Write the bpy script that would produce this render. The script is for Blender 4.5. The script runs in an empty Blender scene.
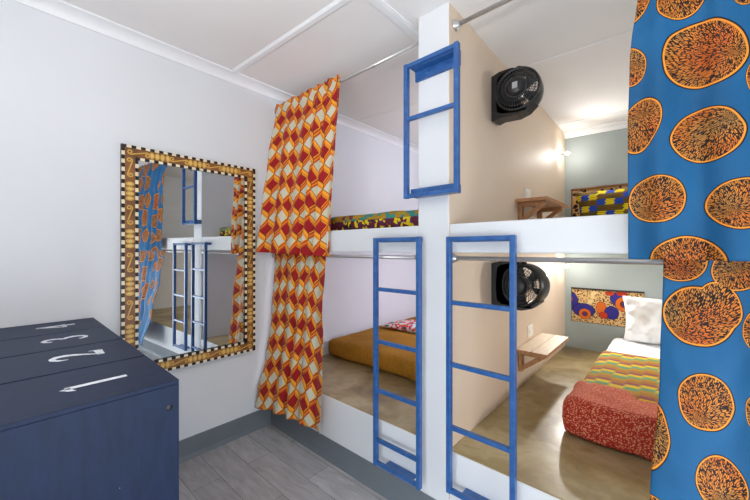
import bpy, bmesh, math, random
from mathutils import Vector, Matrix, noise
random.seed(7)
S = bpy.context.scene
COL = S.collection
PI = math.pi

# ---------------------------------------------------------------- materials
class NT:
    """small node-tree builder"""
    def __init__(s, name, rough=0.6, spec=0.5, metal=0.0):
        s.m = bpy.data.materials.new(name); s.m.use_nodes = True
        s.t = s.m.node_tree; s.n = s.t.nodes; s.l = s.t.links
        s.b = s.n['Principled BSDF']
        s.b.inputs['Roughness'].default_value = rough
        s.b.inputs['Metallic'].default_value = metal
        s.b.inputs['Specular IOR Level'].default_value = spec
    def put(s, sock, v):
        if v is None: return
        if isinstance(v, bpy.types.NodeSocket): s.l.new(v, sock)
        else:
            if hasattr(sock.default_value, '__len__') and not isinstance(v, (tuple, list)): v = (v,)*len(sock.default_value)
            if hasattr(sock.default_value, '__len__') and len(sock.default_value) == 4 and len(v) == 3: v = (*v, 1)
            sock.default_value = v
    def math(s, op, a, b=None, c=None, clamp=False):
        n = s.n.new('ShaderNodeMath'); n.operation = op; n.use_clamp = clamp
        s.put(n.inputs[0], a); s.put(n.inputs[1], b)
        if c is not None: s.put(n.inputs[2], c)
        return n.outputs[0]
    def mix(s, f, a, b, mode='MIX'):
        n = s.n.new('ShaderNodeMix'); n.data_type = 'RGBA'; n.blend_type = mode
        s.put(n.inputs[0], f); s.put(n.inputs[6], a); s.put(n.inputs[7], b)
        return n.outputs[2]
    def fmix(s, f, a, b):
        n = s.n.new('ShaderNodeMix'); n.data_type = 'FLOAT'
        s.put(n.inputs[0], f); s.put(n.inputs[2], a); s.put(n.inputs[3], b)
        return n.outputs[0]
    def ramp(s, f, stops, interp='LINEAR'):
        n = s.n.new('ShaderNodeValToRGB'); n.color_ramp.interpolation = interp
        e = n.color_ramp.elements
        while len(e) < len(stops): e.new(0.5)
        for q, (p, c) in zip(e, stops): q.position = p; q.color = (*c, 1)
        s.put(n.inputs[0], f); return n.outputs[0]
    def coord(s, k='Object'): return s.n.new('ShaderNodeTexCoord').outputs[k]
    def sep(s, v):
        n = s.n.new('ShaderNodeSeparateXYZ'); s.put(n.inputs[0], v); return n.outputs
    def comb(s, x, y, z=0.0):
        n = s.n.new('ShaderNodeCombineXYZ'); s.put(n.inputs[0], x); s.put(n.inputs[1], y); s.put(n.inputs[2], z); return n.outputs[0]
    def vmul(s, v, k):
        n = s.n.new('ShaderNodeVectorMath'); n.operation = 'MULTIPLY'; s.put(n.inputs[0], v); s.put(n.inputs[1], k); return n.outputs[0]
    def vadd(s, v, k):
        n = s.n.new('ShaderNodeVectorMath'); n.operation = 'ADD'; s.put(n.inputs[0], v); s.put(n.inputs[1], k); return n.outputs[0]
    def noise(s, v, scale, detail=3, rough=.5, out=0):
        n = s.n.new('ShaderNodeTexNoise'); s.put(n.inputs['Vector'], v); n.inputs['Scale'].default_value = scale
        n.inputs['Detail'].default_value = detail; n.inputs['Roughness'].default_value = rough; return n.outputs[out]
    def voro(s, v, scale, feature='F1', out=0, rnd=1.0):
        n = s.n.new('ShaderNodeTexVoronoi'); n.feature = feature; s.put(n.inputs['Vector'], v)
        n.inputs['Scale'].default_value = scale; n.inputs['Randomness'].default_value = rnd; return n.outputs[out]
    def bump(s, h, strength=.2, dist=.01):
        n = s.n.new('ShaderNodeBump'); n.inputs['Strength'].default_value = strength; n.inputs['Distance'].default_value = dist
        s.put(n.inputs['Height'], h); s.l.new(n.outputs[0], s.b.inputs['Normal'])
    def col(s, c): s.put(s.b.inputs['Base Color'], c)
    def rough(s, c): s.put(s.b.inputs['Roughness'], c)

def srgb(r, g, b):
    f = lambda c: (c/255/12.92) if c/255 <= .04045 else ((c/255+.055)/1.055)**2.4
    return (f(r), f(g), f(b))

def plain(name, c, rough=.6, metal=0, spec=.5, var=.05, scale=8, bump=0, bscale=60):
    m = NT(name, rough, spec, metal); v = m.coord()
    n = m.noise(v, scale, 4)
    dark = tuple(x*(1-var) for x in c); lite = tuple(min(1, x*(1+var)) for x in c)
    m.col(m.ramp(n, [(.3, dark), (.7, lite)]))
    if bump: m.bump(m.noise(v, bscale, 3), bump, .004)
    return m.m

M = {}
M['wall'] = plain('plaster_white', srgb(222, 225, 228), .75, var=.015, scale=2, bump=.12, bscale=14)
M['wall_lav'] = M['wall']
M['wall_beige'] = plain('plaster_cream', srgb(222, 202, 180), .6, var=.02, scale=2, bump=.12, bscale=10)
M['wall_grey'] = plain('plaster_sage_grey', srgb(160, 170, 169), .6, var=.02, scale=3, bump=.1, bscale=14)
M['front'] = plain('plaster_bunk_white', srgb(224, 226, 228), .6, var=.015, scale=3, bump=.35, bscale=9)
M['ceil'] = plain('ceiling_board', srgb(236, 233, 231), .85, var=.01, scale=3)
M['trim'] = plain('trim_white', srgb(238, 239, 240), .45, var=.01)
M['vinyl'] = plain('vinyl_skirting_grey', srgb(110, 117, 123), .45, var=.04)
M['chrome'] = plain('chrome', srgb(205, 203, 202), .3, metal=.85, var=.02)
M['black'] = plain('black_plastic', (.012, .012, .013), .38, var=.1)
M['blackgrill'] = plain('black_gloss_plastic', (.05, .05, .052), .3, var=.1)
M['ring'] = plain('grey_plastic_ring', (.10, .10, .105), .4)
M['label'] = plain('grey_paper_label', srgb(170, 172, 175), .5)
M['plug'] = plain('white_plastic', srgb(235, 233, 228), .35, var=.01)
M['num'] = plain('white_stencil_paint', srgb(236, 240, 246), .6, var=.02)
M['red'] = plain('red_plastic', srgb(150, 30, 35), .4)

def m_blue_paint():
    m = NT('blue_gloss_enamel', .28, .5); v = m.coord()
    m.col(m.ramp(m.noise(v, 30, 5), [(.35, srgb(38, 82, 140)), (.7, srgb(52, 100, 162))]))
    m.bump(m.noise(v, 120, 2), .1, .002); return m.m
M['blue'] = m_blue_paint()

def m_locker():
    m = NT('navy_painted_wood', .5, .3); v = m.coord()
    g = m.noise(m.vmul(v, (6, 6, 1.2)), 8, 5, .6)
    c = m.ramp(g, [(.3, srgb(17, 33, 60)), (.75, srgb(26, 44, 76))])
    spk = m.math('LESS_THAN', m.voro(m.vadd(v, m.vmul(m.noise(v, 40, 2, out=1), .02)), 22), .035)
    patch = m.math('GREATER_THAN', m.noise(v, 5, 1), .66)
    c = m.mix(m.math('MULTIPLY', spk, patch), c, srgb(190, 200, 215))
    m.col(c); m.bump(g, .08, .003); return m.m
M['locker'] = m_locker()

def m_wood(name, a, b, sc=(1, 14, 14), rough=.5, knots=True):
    m = NT(name, rough); v = m.coord()
    g = m.noise(m.vmul(v, sc), 6, 6, .6)
    c = m.ramp(g, [(.3, a), (.72, b)])
    if knots:
        k = m.voro(m.vmul(v, (1.0, .6, 1)), 6)
        c = m.mix(m.ramp(k, [(.03, (1, 1, 1)), (.11, (0, 0, 0))]), c, tuple(x*.25 for x in a))
    m.col(c); m.bump(g, .1, .002); return m.m
M['pine'] = m_wood('pale_pine', srgb(212, 188, 160), srgb(240, 224, 200), (14, 1, 14))
M['pine_edge'] = m_wood('pine_edge', srgb(160, 108, 66), srgb(196, 146, 98), (14, 1, 14), knots=False)
M['frame_brown'] = m_wood('walnut_frame', srgb(112, 70, 34), srgb(158, 104, 52), (2, 2, 2), .35, False)
M['inlay'] = plain('yellow_inlay', srgb(212, 166, 78), .35, var=.12, scale=40)
M['bone'] = plain('bone_inlay', srgb(238, 226, 196), .35, var=.06, scale=40)
M['ebony'] = plain('ebony_inlay', srgb(24, 18, 18), .3)
def m_mirror():
    m = NT('mirror_glass', .01, .5, 1.0); v = m.coord()
    m.col(m.ramp(m.noise(v, 2, 1), [(.3, (.80, .82, .82)), (.7, (.83, .845, .845))])); return m.m
M['mirror'] = m_mirror()

def m_floor():
    m = NT('grey_vinyl_planks', .42, .4); v = m.coord()
    br = m.n.new('ShaderNodeTexBrick'); s = br
    m.put(br.inputs['Vector'], v); br.offset = .37
    br.inputs['Scale'].default_value = 1.0; br.inputs['Brick Width'].default_value = 1.1; br.inputs['Row Height'].default_value = .17
    br.inputs['Mortar Size'].default_value = .0015; br.inputs['Bias'].default_value = 0
    m.put(br.inputs['Color1'], srgb(178, 178, 179)); m.put(br.inputs['Color2'], srgb(160, 160, 161)); m.put(br.inputs['Mortar'], srgb(100, 99, 98))
    g = m.noise(m.vadd(m.vmul(v, (1.3, 9, 1)), m.vmul(m.noise(v, 2, 2, out=1), 1.2)), 3, 6, .65)
    c = m.mix(.8, br.outputs[0], m.ramp(g, [(.25, (.36, .35, .35)), (.5, (.52, .51, .51)), (.75, (.72, .71, .70))]), 'OVERLAY')
    m.col(c); m.rough(m.fmix(g, .35, .55)); return m.m
M['floor'] = m_floor()

def m_screed():
    m = NT('polished_brown_screed', .25, .6); v = m.coord()
    w = m.vadd(v, m.vmul(m.noise(v, 3, 3, out=1), .5))
    a = m.noise(w, 2.4, 6, .62); b = m.noise(w, 9, 5, .6)
    c = m.ramp(a, [(.34, srgb(116, 98, 62)), (.48, srgb(158, 138, 92)), (.6, srgb(184, 168, 128)), (.72, srgb(150, 128, 88))])
    c = m.mix(m.math('MULTIPLY', b, .35), c, srgb(130, 116, 88))
    m.col(c); m.rough(m.fmix(b, .2, .52)); m.bump(a, .06, .01); return m.m
M['screed'] = m_screed()

def fabric_bump(m, v, sc=350, st=.15):
    x, y, z = m.sep(v)
    w = m.math('MULTIPLY', m.math('SINE', m.math('MULTIPLY', x, sc)), m.math('SINE', m.math('MULTIPLY', y, sc)))
    m.bump(w, st, .002)

def m_cubes():
    """tumbling-block print in UV metres"""
    m = NT('tumbling_block_print', .75, .25); uv = m.coord('UV')
    uvn = m.vadd(uv, m.vmul(m.noise(uv, 14, 1, out=1), .006))
    x, y, z = m.sep(uvn)
    W, HD, R = .106, .104, .086
    X = m.math('DIVIDE', x, W)
    j0 = m.math('FLOOR', m.math('DIVIDE', y, R))
    def fr(v): return m.math('SUBTRACT', v, m.math('FLOOR', v))
    def xcell(j): return m.math('SUBTRACT', fr(m.math('ADD', X, m.math('MULTIPLY', m.math('MODULO', m.math('ADD', j, 400), 2), .5))), .5)
    xa = xcell(j0); aa = m.math('ABSOLUTE', m.math('MULTIPLY', xa, 2))
    up = m.math('GREATER_THAN', m.math('SUBTRACT', y, m.math('MULTIPLY', j0, R)), m.math('MULTIPLY', m.math('SUBTRACT', 1, aa), HD/2))
    jj = m.math('ADD', j0, up); xx = xcell(jj); a2 = m.math('ABSOLUTE', m.math('MULTIPLY', xx, 2))
    dy = m.math('SUBTRACT', y, m.math('MULTIPLY', jj, R)); lim = m.math('MULTIPLY', m.math('SUBTRACT', 1, a2), HD/2)
    g = m.math('ADD', dy, lim)            # >0 inside the diamond, <0 in the block sides
    par = m.math('GREATER_THAN', m.math('MODULO', m.math('ADD', jj, 400), 2), .5)
    core = m.mix(par, srgb(158, 22, 28), srgb(208, 203, 180))
    core = m.mix(m.math('MULTIPLY', m.math('GREATER_THAN', m.noise(uv, 160, 2), .56), .3), core, m.mix(par, srgb(110, 14, 20), srgb(150, 144, 110)))
    # a narrow orange margin hugs the right of every diamond
    side = m.mix(m.math('GREATER_THAN', xx, 0), srgb(238, 150, 34), srgb(206, 78, 20))
    mid = m.math('LESS_THAN', m.math('ABSOLUTE', m.math('ADD', g, .016)), .0035)
    side = m.mix(m.math('MULTIPLY', mid, .5), side, srgb(246, 186, 60))
    top_d = m.math('SUBTRACT', lim, dy)
    marg = m.math('MULTIPLY', m.math('GREATER_THAN', xx, 0), m.math('LESS_THAN', m.math('MINIMUM', top_d, g), .012))
    core = m.mix(marg, core, srgb(240, 156, 38))
    c = m.mix(m.math('GREATER_THAN', g, 0), side, core)
    e = m.math('LESS_THAN', m.math('ABSOLUTE', g), .0024)
    e = m.math('MAXIMUM', e, m.math('LESS_THAN', top_d, .0024))
    e = m.math('MAXIMUM', e, m.math('MULTIPLY', m.math('LESS_THAN', g, 0), m.math('LESS_THAN', a2, .04)))
    c = m.mix(e, c, srgb(70, 34, 14))
    m.col(c); fabric_bump(m, uv, 1500); 
    m.b.inputs['Sheen Weight'].default_value = .1
    return m.m
M['cubes'] = m_cubes()

def m_coral(name, blobs):
    """blue wax print with big seed-filled ovals; blobs = (cx, cz, rx, rz, rot, fx, fz)"""
    m = NT(name, .6, .3); uv = m.coord('UV')
    wob = m.vadd(uv, m.vmul(m.vadd(m.noise(uv, 9, 1, out=1), (-.5, -.5, -.5)), .016))
    x, y, z = m.sep(wob)
    D = None; P = None
    for (cx, cz, rx, rz, rot, fx, fz) in blobs:
        dx = m.math('SUBTRACT', x, cx); dz = m.math('SUBTRACT', y, cz)
        ca, sa = math.cos(rot), math.sin(rot)
        px = m.math('ADD', m.math('MULTIPLY', dx, ca/rx), m.math('MULTIPLY', dz, sa/rx))
        pz = m.math('ADD', m.math('MULTIPLY', dx, -sa/rz), m.math('MULTIPLY', dz, ca/rz))
        d = m.math('SQRT', m.math('ADD', m.math('MULTIPLY', px, px), m.math('MULTIPLY', pz, pz)))
        q = m.comb(m.math('SUBTRACT', dx, fx*rx), m.math('SUBTRACT', dz, fz*rz), 0)
        if D is None: D, P = d, q
        else:
            lt = m.math('LESS_THAN', d, D)
            n = m.n.new('ShaderNodeMix'); n.data_type = 'VECTOR'
            m.put(n.inputs[0], lt); m.put(n.inputs[4], P); m.put(n.inputs[5], q); P = n.outputs[1]
            D = m.math('MINIMUM', d, D)
    # seeds radiating from an off-centre root (log-polar cells)
    qx, qy, qz = m.sep(P)
    r = m.math('SQRT', m.math('ADD', m.math('MULTIPLY', qx, qx), m.math('ADD', m.math('MULTIPLY', qy, qy), 1e-5)))
    th = m.math('ARCTAN2', qy, qx)
    lr = m.math('LOGARITHM', r, math.e)
    kk = m.fmix(m.math('GREATER_THAN', r, .035), .28, m.fmix(m.math('GREATER_THAN', r, .075), .52, 1.0))
    lp = m.comb(m.math('MULTIPLY', m.math('MULTIPLY', th, 32), kk), m.math('MULTIPLY', m.math('MULTIPLY', lr, 7.5), kk), 0)
    e1 = m.voro(lp, 1, 'DISTANCE_TO_EDGE')
    seed = m.math('GREATER_THAN', e1, .135)
    # colour shifts from ochre to orange to dark brown
    hue = m.noise(uv, 7, 2)
    sc = m.ramp(hue, [(.35, srgb(186, 134, 66)), (.5, srgb(216, 132, 44)), (.65, srgb(216, 110, 30))])
    inside = m.mix(seed, srgb(34, 16, 12), sc)
    base = m.ramp(m.noise(uv, 3, 3), [(.3, srgb(10, 78, 124)), (.7, srgb(18, 94, 144))])
    xs = m.math('SINE', m.math('MULTIPLY', m.sep(uv)[0], 1300))
    ys = m.math('SINE', m.math('MULTIPLY', m.sep(uv)[1], 1300))
    base = m.mix(m.math('MULTIPLY', m.math('GREATER_THAN', m.math('MULTIPLY', xs, ys), .35), .22), base, srgb(70, 140, 185))
    c = m.mix(m.math('LESS_THAN', D, 1.04), base, srgb(24, 16, 24))
    c = m.mix(m.math('LESS_THAN', D, 1.0), c, srgb(232, 148, 48))
    c = m.mix(m.math('LESS_THAN', D, .945), c, inside)
    m.col(c); m.bump(m.noise(m.vmul(uv, (1, 1, 1)), 26, 3), .25, .006)
    return m.m

def m_kente(name, stops, sx, sy, kx, ky, mod, axes='xy', lines=.35, line_col=None):
    m = NT(name, .8, .2); v = m.coord(); x, y, z = m.sep(v)
    A = dict(x=x, y=y, z=z)
    X = m.math('DIVIDE', A[axes[0]], sx); Y = m.math('DIVIDE', A[axes[1]], sy)
    st = m.math('SINE', m.math('MULTIPLY', Y, 2*PI*2))
    fx = m.math('FLOOR', m.math('ADD', X, m.math('MULTIPLY', st, .10))); fy = m.math('FLOOR', Y)
    k = m.math('ADD', m.math('ADD', m.math('MULTIPLY', fx, kx), m.math('MULTIPLY', fy, ky)), 400)
    k = m.math('ADD', k, m.math('FLOOR', m.math('DIVIDE', m.math('ADD', fx, 100), 3)))
    idx = m.math('DIVIDE', m.math('ADD', m.math('MODULO', k, mod), .5), mod)
    c = m.ramp(idx, stops, 'CONSTANT')
    ln = m.math('GREATER_THAN', m.math('SINE', m.math('MULTIPLY', Y, 2*PI*3)), .5)
    c = m.mix(m.math('MULTIPLY', ln, lines), c, line_col or srgb(90, 60, 40))
    m.col(c); m.bump(m.math('SINE', m.math('MULTIPLY', Y, 40)), .2, .002); return m.m
M['kente'] = m_kente('yellow_green_kente_cloth', [(0, srgb(226, 196, 26)), (.2, srgb(176, 120, 50)), (.4, srgb(104, 158, 118)), (.6, srgb(150, 84, 84)), (.8, srgb(186, 142, 44))], .070, .045, 2, 3, 5)
M['kente_blue'] = m_kente('blue_yellow_kente_cloth', [(0, srgb(24, 74, 180)), (.25, srgb(112, 84, 34)), (.5, srgb(228, 204, 20)), (.75, srgb(96, 80, 34))], .062, .05, 2, 1, 4, 'xz', .5, srgb(80, 56, 24))
def m_band():
    m = NT('mustard_teal_geometric_cloth', .8, .2); v = m.coord(); x, y, z = m.sep(v)
    e = m.voro(m.vmul(m.comb(x, y, m.math('MULTIPLY', z, 1.6)), (1, 1, 1)), 27, 'F1', 1, .6)
    hs = m.sep(e)[0]
    top = m.ramp(hs, [(0, srgb(160, 126, 34)), (.34, srgb(60, 132, 124)), (.6, srgb(172, 136, 38)), (.9, srgb(110, 60, 70))], 'CONSTANT')
    f = m.sep(m.voro(v, 44, 'F1', 1))[0]
    bot = m.ramp(f, [(0, srgb(96, 40, 50)), (.34, srgb(222, 196, 30)), (.62, srgb(96, 40, 76)), (.85, srgb(40, 30, 28))], 'CONSTANT')
    m.col(m.mix(m.math('LESS_THAN', z, .070), top, bot)); m.bump(m.noise(v, 200, 2), .1, .002); return m.m
M['band'] = m_band()
def m_dots(name, base, dot, base2=None, scale=60, thr=.32, warp=0.0, rnd=1.0, bump=.2, flat=False):
    m = NT(name, .85, .2); v = m.coord()
    w = m.vadd(v, m.vmul(m.noise(v, scale*.4, 2, out=1), warp)) if warp else v
    if flat:
        x, y, z = m.sep(v); w = m.comb(x, m.math('ADD', y, z), .5/scale)
    d = m.voro(w, scale, rnd=rnd)
    b = m.ramp(m.noise(v, 4, 3), [(.35, base), (.65, base2 or base)])
    m.col(m.mix(m.math('LESS_THAN', d, thr), b, dot)); m.bump(m.noise(v, 90, 3), bump, .003); return m.m
M['red_print'] = m_dots('rust_red_print_cloth', srgb(158, 46, 34), srgb(214, 138, 104), srgb(172, 54, 38), 115, .4, .02)
M['red_print_lit'] = m_dots('rust_red_print_lit_top', srgb(190, 92, 70), srgb(220, 150, 122), srgb(198, 104, 80), 130, .36, .02)  # paler copy of the red print: light on the throw's top, painted in
M['mustard'] = m_dots('mustard_dotted_cover', srgb(156, 108, 30), srgb(86, 54, 16), srgb(170, 120, 36), 50, .3, 0, .3, .5, True)
def m_multi():
    m = NT('orange_teal_white_print', .8, .2); v = m.coord()
    e = m.sep(m.voro(m.vadd(v, m.vmul(m.noise(v, 12, 2, out=1), .05)), 32, 'F1', 1))[0]
    m.col(m.ramp(e, [(0, srgb(224, 92, 62)), (.3, srgb(226, 222, 224)), (.56, srgb(206, 60, 70)), (.68, srgb(50, 130, 116)), (.8, srgb(220, 224, 228)), (.92, srgb(50, 90, 140))], 'CONSTANT'))
    return m.m
M['multi'] = m_multi()
def m_floral():
    """sandy speckle with purple/orange ringed flowers (flowers placed by hand, object coords x,z)"""
    m = NT('floral_wax_print', .75, .2); v = m.coord(); x, y, z = m.sep(v)
    spk = m.math('LESS_THAN', m.voro(v, 62), .42)
    c = m.mix(spk, srgb(222, 186, 128), srgb(110, 66, 36))
    c = m.mix(m.math('GREATER_THAN', m.noise(v, 7, 2), .6), c, srgb(234, 206, 150))
    def disc(cx, cz, rx, rz):
        a = m.math('DIVIDE', m.math('SUBTRACT', x, cx), rx); b = m.math('DIVIDE', m.math('SUBTRACT', z, cz), rz)
        return m.math('SQRT', m.math('ADD', m.math('MULTIPLY', a, a), m.math('MULTIPLY', b, b)))
    P, O, R = srgb(58, 52, 140), srgb(222, 112, 44), srgb(190, 60, 36)
    for (cx, cz, rx, rz, col, ring) in [(-.30, .20, .07, .09, P, 0), (-.18, .12, .09, .065, P, 0), (-.17, .085, .05, .05, O, 1), (-.035, .155, .04, .06, O, 0), (.045, .12, .055, .06, P, 0),
            (-.02, .09, .035, .03, R, 0), (.09, .255, .055, .06, P, 0), (.14, .21, .065, .065, O, 1), (.03, .30, .035, .02, R, 0), (.22, .13, .07, .06, P, 0), (.27, .10, .05, .06, O, 0), (-.31, .22, .035, .04, O, 1), (.12, .31, .04, .025, R, 0)]:
        d = disc(cx, cz, rx, rz)
        c = m.mix(m.math('LESS_THAN', d, 1.06), c, srgb(30, 20, 30)); c = m.mix(m.math('LESS_THAN', d, 1), c, col)
        if ring:
            c = m.mix(m.math('LESS_THAN', d, .5), c, srgb(130, 40, 40)); c = m.mix(m.math('LESS_THAN', d, .3), c, srgb(70, 60, 110))
    m.col(c); m.bump(m.noise(v, 30, 2), .1, .004); return m.m
M['floral'] = m_floral()
M['ochreprint'] = m_dots('ochre_black_print', srgb(196, 150, 88), srgb(52, 36, 32), srgb(214, 182, 140), 24, .42, .05)
M['cotton'] = plain('white_cotton', srgb(238, 240, 242), .85, var=.02, bump=.25, bscale=22)
M['lampglow'] = plain('lamp_glass', (1, .97, .9), .5)
_b = M['lampglow'].node_tree.nodes['Principled BSDF']
_b.inputs['Emission Color'].default_value = (1, .95, .86, 1); _b.inputs['Emission Strength'].default_value = 14
M['black_hem'] = plain('dark_red_hem', srgb(72, 22, 16), .8)

# ---------------------------------------------------------------- mesh helpers
def box(bm, x0, x1, y0, y1, z0, z1, bev=0, mi=0, rot=None, seg=2):
    r = bmesh.ops.create_cube(bm, size=1)
    vs = r['verts']
    for v in vs:
        v.co = Vector(((x0+x1)/2+v.co.x*(x1-x0), (y0+y1)/2+v.co.y*(y1-y0), (z0+z1)/2+v.co.z*(z1-z0)))
    fs = set(f for v in vs for f in v.link_faces)
    if bev:
        es = list(set(e for v in vs for e in v.link_edges))
        g = bmesh.ops.bevel(bm, geom=es, offset=bev, segments=seg, affect='EDGES', profile=.5)
        fs = set(g['faces']) | set(f for f in fs if f.is_valid)
        vs = list(set(v for f in fs for v in f.verts))
    for f in fs: f.material_index = mi
    if rot is not None:
        piv, M3 = rot
        for v in vs: v.co = piv + M3 @ (v.co - piv)
    return vs

def tube(bm, pts, r, seg=10, mi=0, cap=True, closed=False):
    pts = [Vector(p) for p in pts]; n = len(pts); rings = []
    up = None
    for i, p in enumerate(pts):
        a = pts[(i-1) % n] if (i > 0 or closed) else p; b = pts[(i+1) % n] if (i < n-1 or closed) else p
        t = (b-a).normalized()
        if up is None: up = t.orthogonal().normalized()
        up = (up - t*up.dot(t)).normalized(); s = t.cross(up)
        rr = r[i] if isinstance(r, (list, tuple)) else r
        rings.append([bm.verts.new(p + (up*math.cos(2*PI*k/seg) + s*math.sin(2*PI*k/seg))*rr) for k in range(seg)])
    m = n if closed else n-1
    for i in range(m):
        A, B = rings[i], rings[(i+1) % n]
        for k in range(seg):
            f = bm.faces.new((A[k], A[(k+1) % seg], B[(k+1) % seg], B[k])); f.material_index = mi; f.smooth = True
    if cap and not closed:
        for q in (rings[0][::-1], rings[-1]):
            f = bm.faces.new(q); f.material_index = mi

def lathe(bm, prof, axis_o, axis_d, seg=40, mi=0, closed=False):
    """revolve (r, h) profile about axis"""
    o = Vector(axis_o); d = Vector(axis_d).normalized(); u = d.orthogonal().normalized(); w = d.cross(u); rings = []
    for r, h in prof:
        rings.append([bm.verts.new(o + d*h + (u*math.cos(2*PI*k/seg)+w*math.sin(2*PI*k/seg))*max(r, 1e-5)) for k in range(seg)])
    N = len(prof)
    for i in range(N if closed else N-1):
        A, B = rings[i], rings[(i+1) % N]
        for k in range(seg):
            f = bm.faces.new((A[k], A[(k+1) % seg], B[(k+1) % seg], B[k])); f.material_index = mi; f.smooth = True

def world_off(p):
    o = Vector((0, 0, 0))
    while p is not None: o += p.location; p = p.parent
    return o

def obj(name, bm, mats, parent=None, origin=None, smooth=False, bevel=None):
    """one mesh object; vertices are given in world space"""
    bmesh.ops.recalc_face_normals(bm, faces=bm.faces)
    if origin is None:
        if parent: origin = world_off(parent)
        else:
            xs = [v.co for v in bm.verts]
            origin = Vector(((min(v.x for v in xs)+max(v.x for v in xs))/2, (min(v.y for v in xs)+max(v.y for v in xs))/2, min(v.z for v in xs)))
    origin = Vector(origin)
    for v in bm.verts: v.co -= origin
    me = bpy.data.meshes.new(name)
    if smooth:
        for f in bm.faces: f.smooth = True
    bm.to_mesh(me); bm.free()
    for m in (mats if isinstance(mats, (list, tuple)) else [mats]): me.materials.append(m)
    o = bpy.data.objects.new(name, me); COL.objects.link(o)
    if parent: o.parent = parent; o.location = origin - world_off(parent)
    else: o.location = origin
    return o

def thing(name, label, cat, loc, group=None):
    o = bpy.data.objects.new(name, None); COL.objects.link(o); o.location = loc; o.empty_display_size = .05
    return tag(o, label, cat, group)
def tag(o, label, cat, group=None, kind=None):
    o['label'] = label; o['category'] = cat
    if group: o['group'] = group
    if kind: o['kind'] = kind
    return o
def struct(name, bm, m):
    o = obj(name, bm, m); o['kind'] = 'structure'; return o
def copy_tree(o, parent=None):
    c = o.copy(); COL.objects.link(c); c.parent = parent
    for ch in [x for x in bpy.data.objects if x.parent == o]: copy_tree(ch, c)
    return c
def dup(root, loc, label, group=None):
    c = copy_tree(root); c.location = loc; c['label'] = label
    if group: c['group'] = group
    return c
BM = bmesh.new

# ---------------------------------------------------------------- room dimensions (metres)
XL = -2.406          # left wall
XP0, XP1 = -.99, -.81  # partition / pillar between the two bunks
YF = 1.45            # front plane of the bunks
YB = 3.8             # far wall
XR = 1.3; YR = -1.35 # right wall and wall behind the camera
Z_PLAT = .42; Z_S0, Z_S1 = 1.377, 1.517

def zc(x, y):
    if x < -.9: return 2.597 + .05*(-.99-x) if x < -.99 else 2.597
    return 2.597 - .02*(x+.81) - .015*max(0, y-YF)

# floor
bm = BM(); box(bm, XL-.1, XR+.1, YR-.1, YF+.1, -.06, 0); struct('floor', bm, M['floor'])
# ceiling
bm = BM(); xs = [XL-.1, XL, -1.7, -.991, -.90, -.899, 0, XR+.1]; ys = [YR-.1, YF, YB+.1]
lo = [[bm.verts.new((x, y, zc(x, y))) for y in ys] for x in xs]; hi = [[bm.verts.new((x, y, 2.85)) for y in ys] for x in xs]
for i in range(len(xs)-1):
    for j in range(len(ys)-1):
        bm.faces.new((lo[i][j], lo[i][j+1], lo[i+1][j+1], lo[i+1][j])); bm.faces.new((hi[i][j], hi[i+1][j], hi[i+1][j+1], hi[i][j+1]))
for i in range(len(xs)-1):
    for j in (0, 2): bm.faces.new((lo[i][j], lo[i+1][j], hi[i+1][j], hi[i][j]))
for j in range(2):
    for i in (0, len(xs)-1): bm.faces.new((lo[i][j], lo[i][j+1], hi[i][j+1], hi[i][j]))
struct('ceiling', bm, M['ceil'])
# walls
bm = BM(); box(bm, XL-.1, XL, YR, YB, 0, 2.70); struct('wall_left', bm, M['wall'])
bm = BM(); GY0, GY1, GZ1 = -.35, 1.2, 2.12      # opening of the added, unseen glazed door in the right wall
box(bm, XR, XR+.1, YR, GY0, 0, 2.56); box(bm, XR, XR+.1, GY1, YB, 0, 2.56); box(bm, XR, XR+.1, GY0, GY1, GZ1, 2.56)
struct('wall_right', bm, M['wall'])
NX0, NX1 = -.757, -.184
def far_wall():
    bm = BM()
    # grey wall of the right bunk with two shallow niches
    cuts = [(.68, 1.02), (1.67, 2.0)]
    box(bm, XP0, NX0, YB, YB+.1, 0, 2.58); box(bm, NX1, XR, YB, YB+.1, 0, 2.58)
    zz = [0, .68, 1.02, 1.67, 2.0, 2.58]
    for i in (0, 2, 4): box(bm, NX0, NX1, YB, YB+.1, zz[i], zz[i+1])
    box(bm, NX0, NX1, YB+.07, YB+.1, .68, 1.02); box(bm, NX0, NX1, YB+.07, YB+.1, 1.67, 2.0)
    return bm
struct('wall_far', far_wall(), M['wall_grey'])
bm = BM(); box(bm, XL, XP0, YB, YB+.1, 0, 2.66); struct('wall_far_left', bm, M['wall'])
# partition: white nose, cream side
bm = BM(); box(bm, XP0, XP1, YF, YB, 0, 2.60, bev=.006)
for f in bm.faces:
    if f.normal.x > .9 and f.calc_center_median().x > -.82: f.material_index = 1
struct('wall_partition', bm, [M['front'], M['wall_beige']])
# wall behind the camera, with an opening for an added window
bm = BM()
WX0, WX1, WZ0, WZ1 = -1.0, 1.1, .10, 1.25
box(bm, XL, WX0, YR-.1, YR, 0, 2.66); box(bm, WX1, XR, YR-.1, YR, 0, 2.58)
box(bm, WX0, WX1, YR-.1, YR, 0, WZ0); box(bm, WX0, WX1, YR-.1, YR, WZ1, 2.60)
struct('wall_rear', bm, M['wall'])
bm = BM()
for a, b, c, d in ((WX0, WX1, WZ0, WZ0+.04), (WX0, WX1, WZ1-.04, WZ1), (WX0, WX0+.04, WZ0, WZ1), (WX1-.04, WX1, WZ0, WZ1), (.04, .10, WZ0, WZ1)):
    box(bm, a, b, YR-.08, YR-.02, c, d, .004)
w1 = struct('added_window_1', bm, M['trim'])  # added window frame, out of view, to bring light into the room
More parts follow.
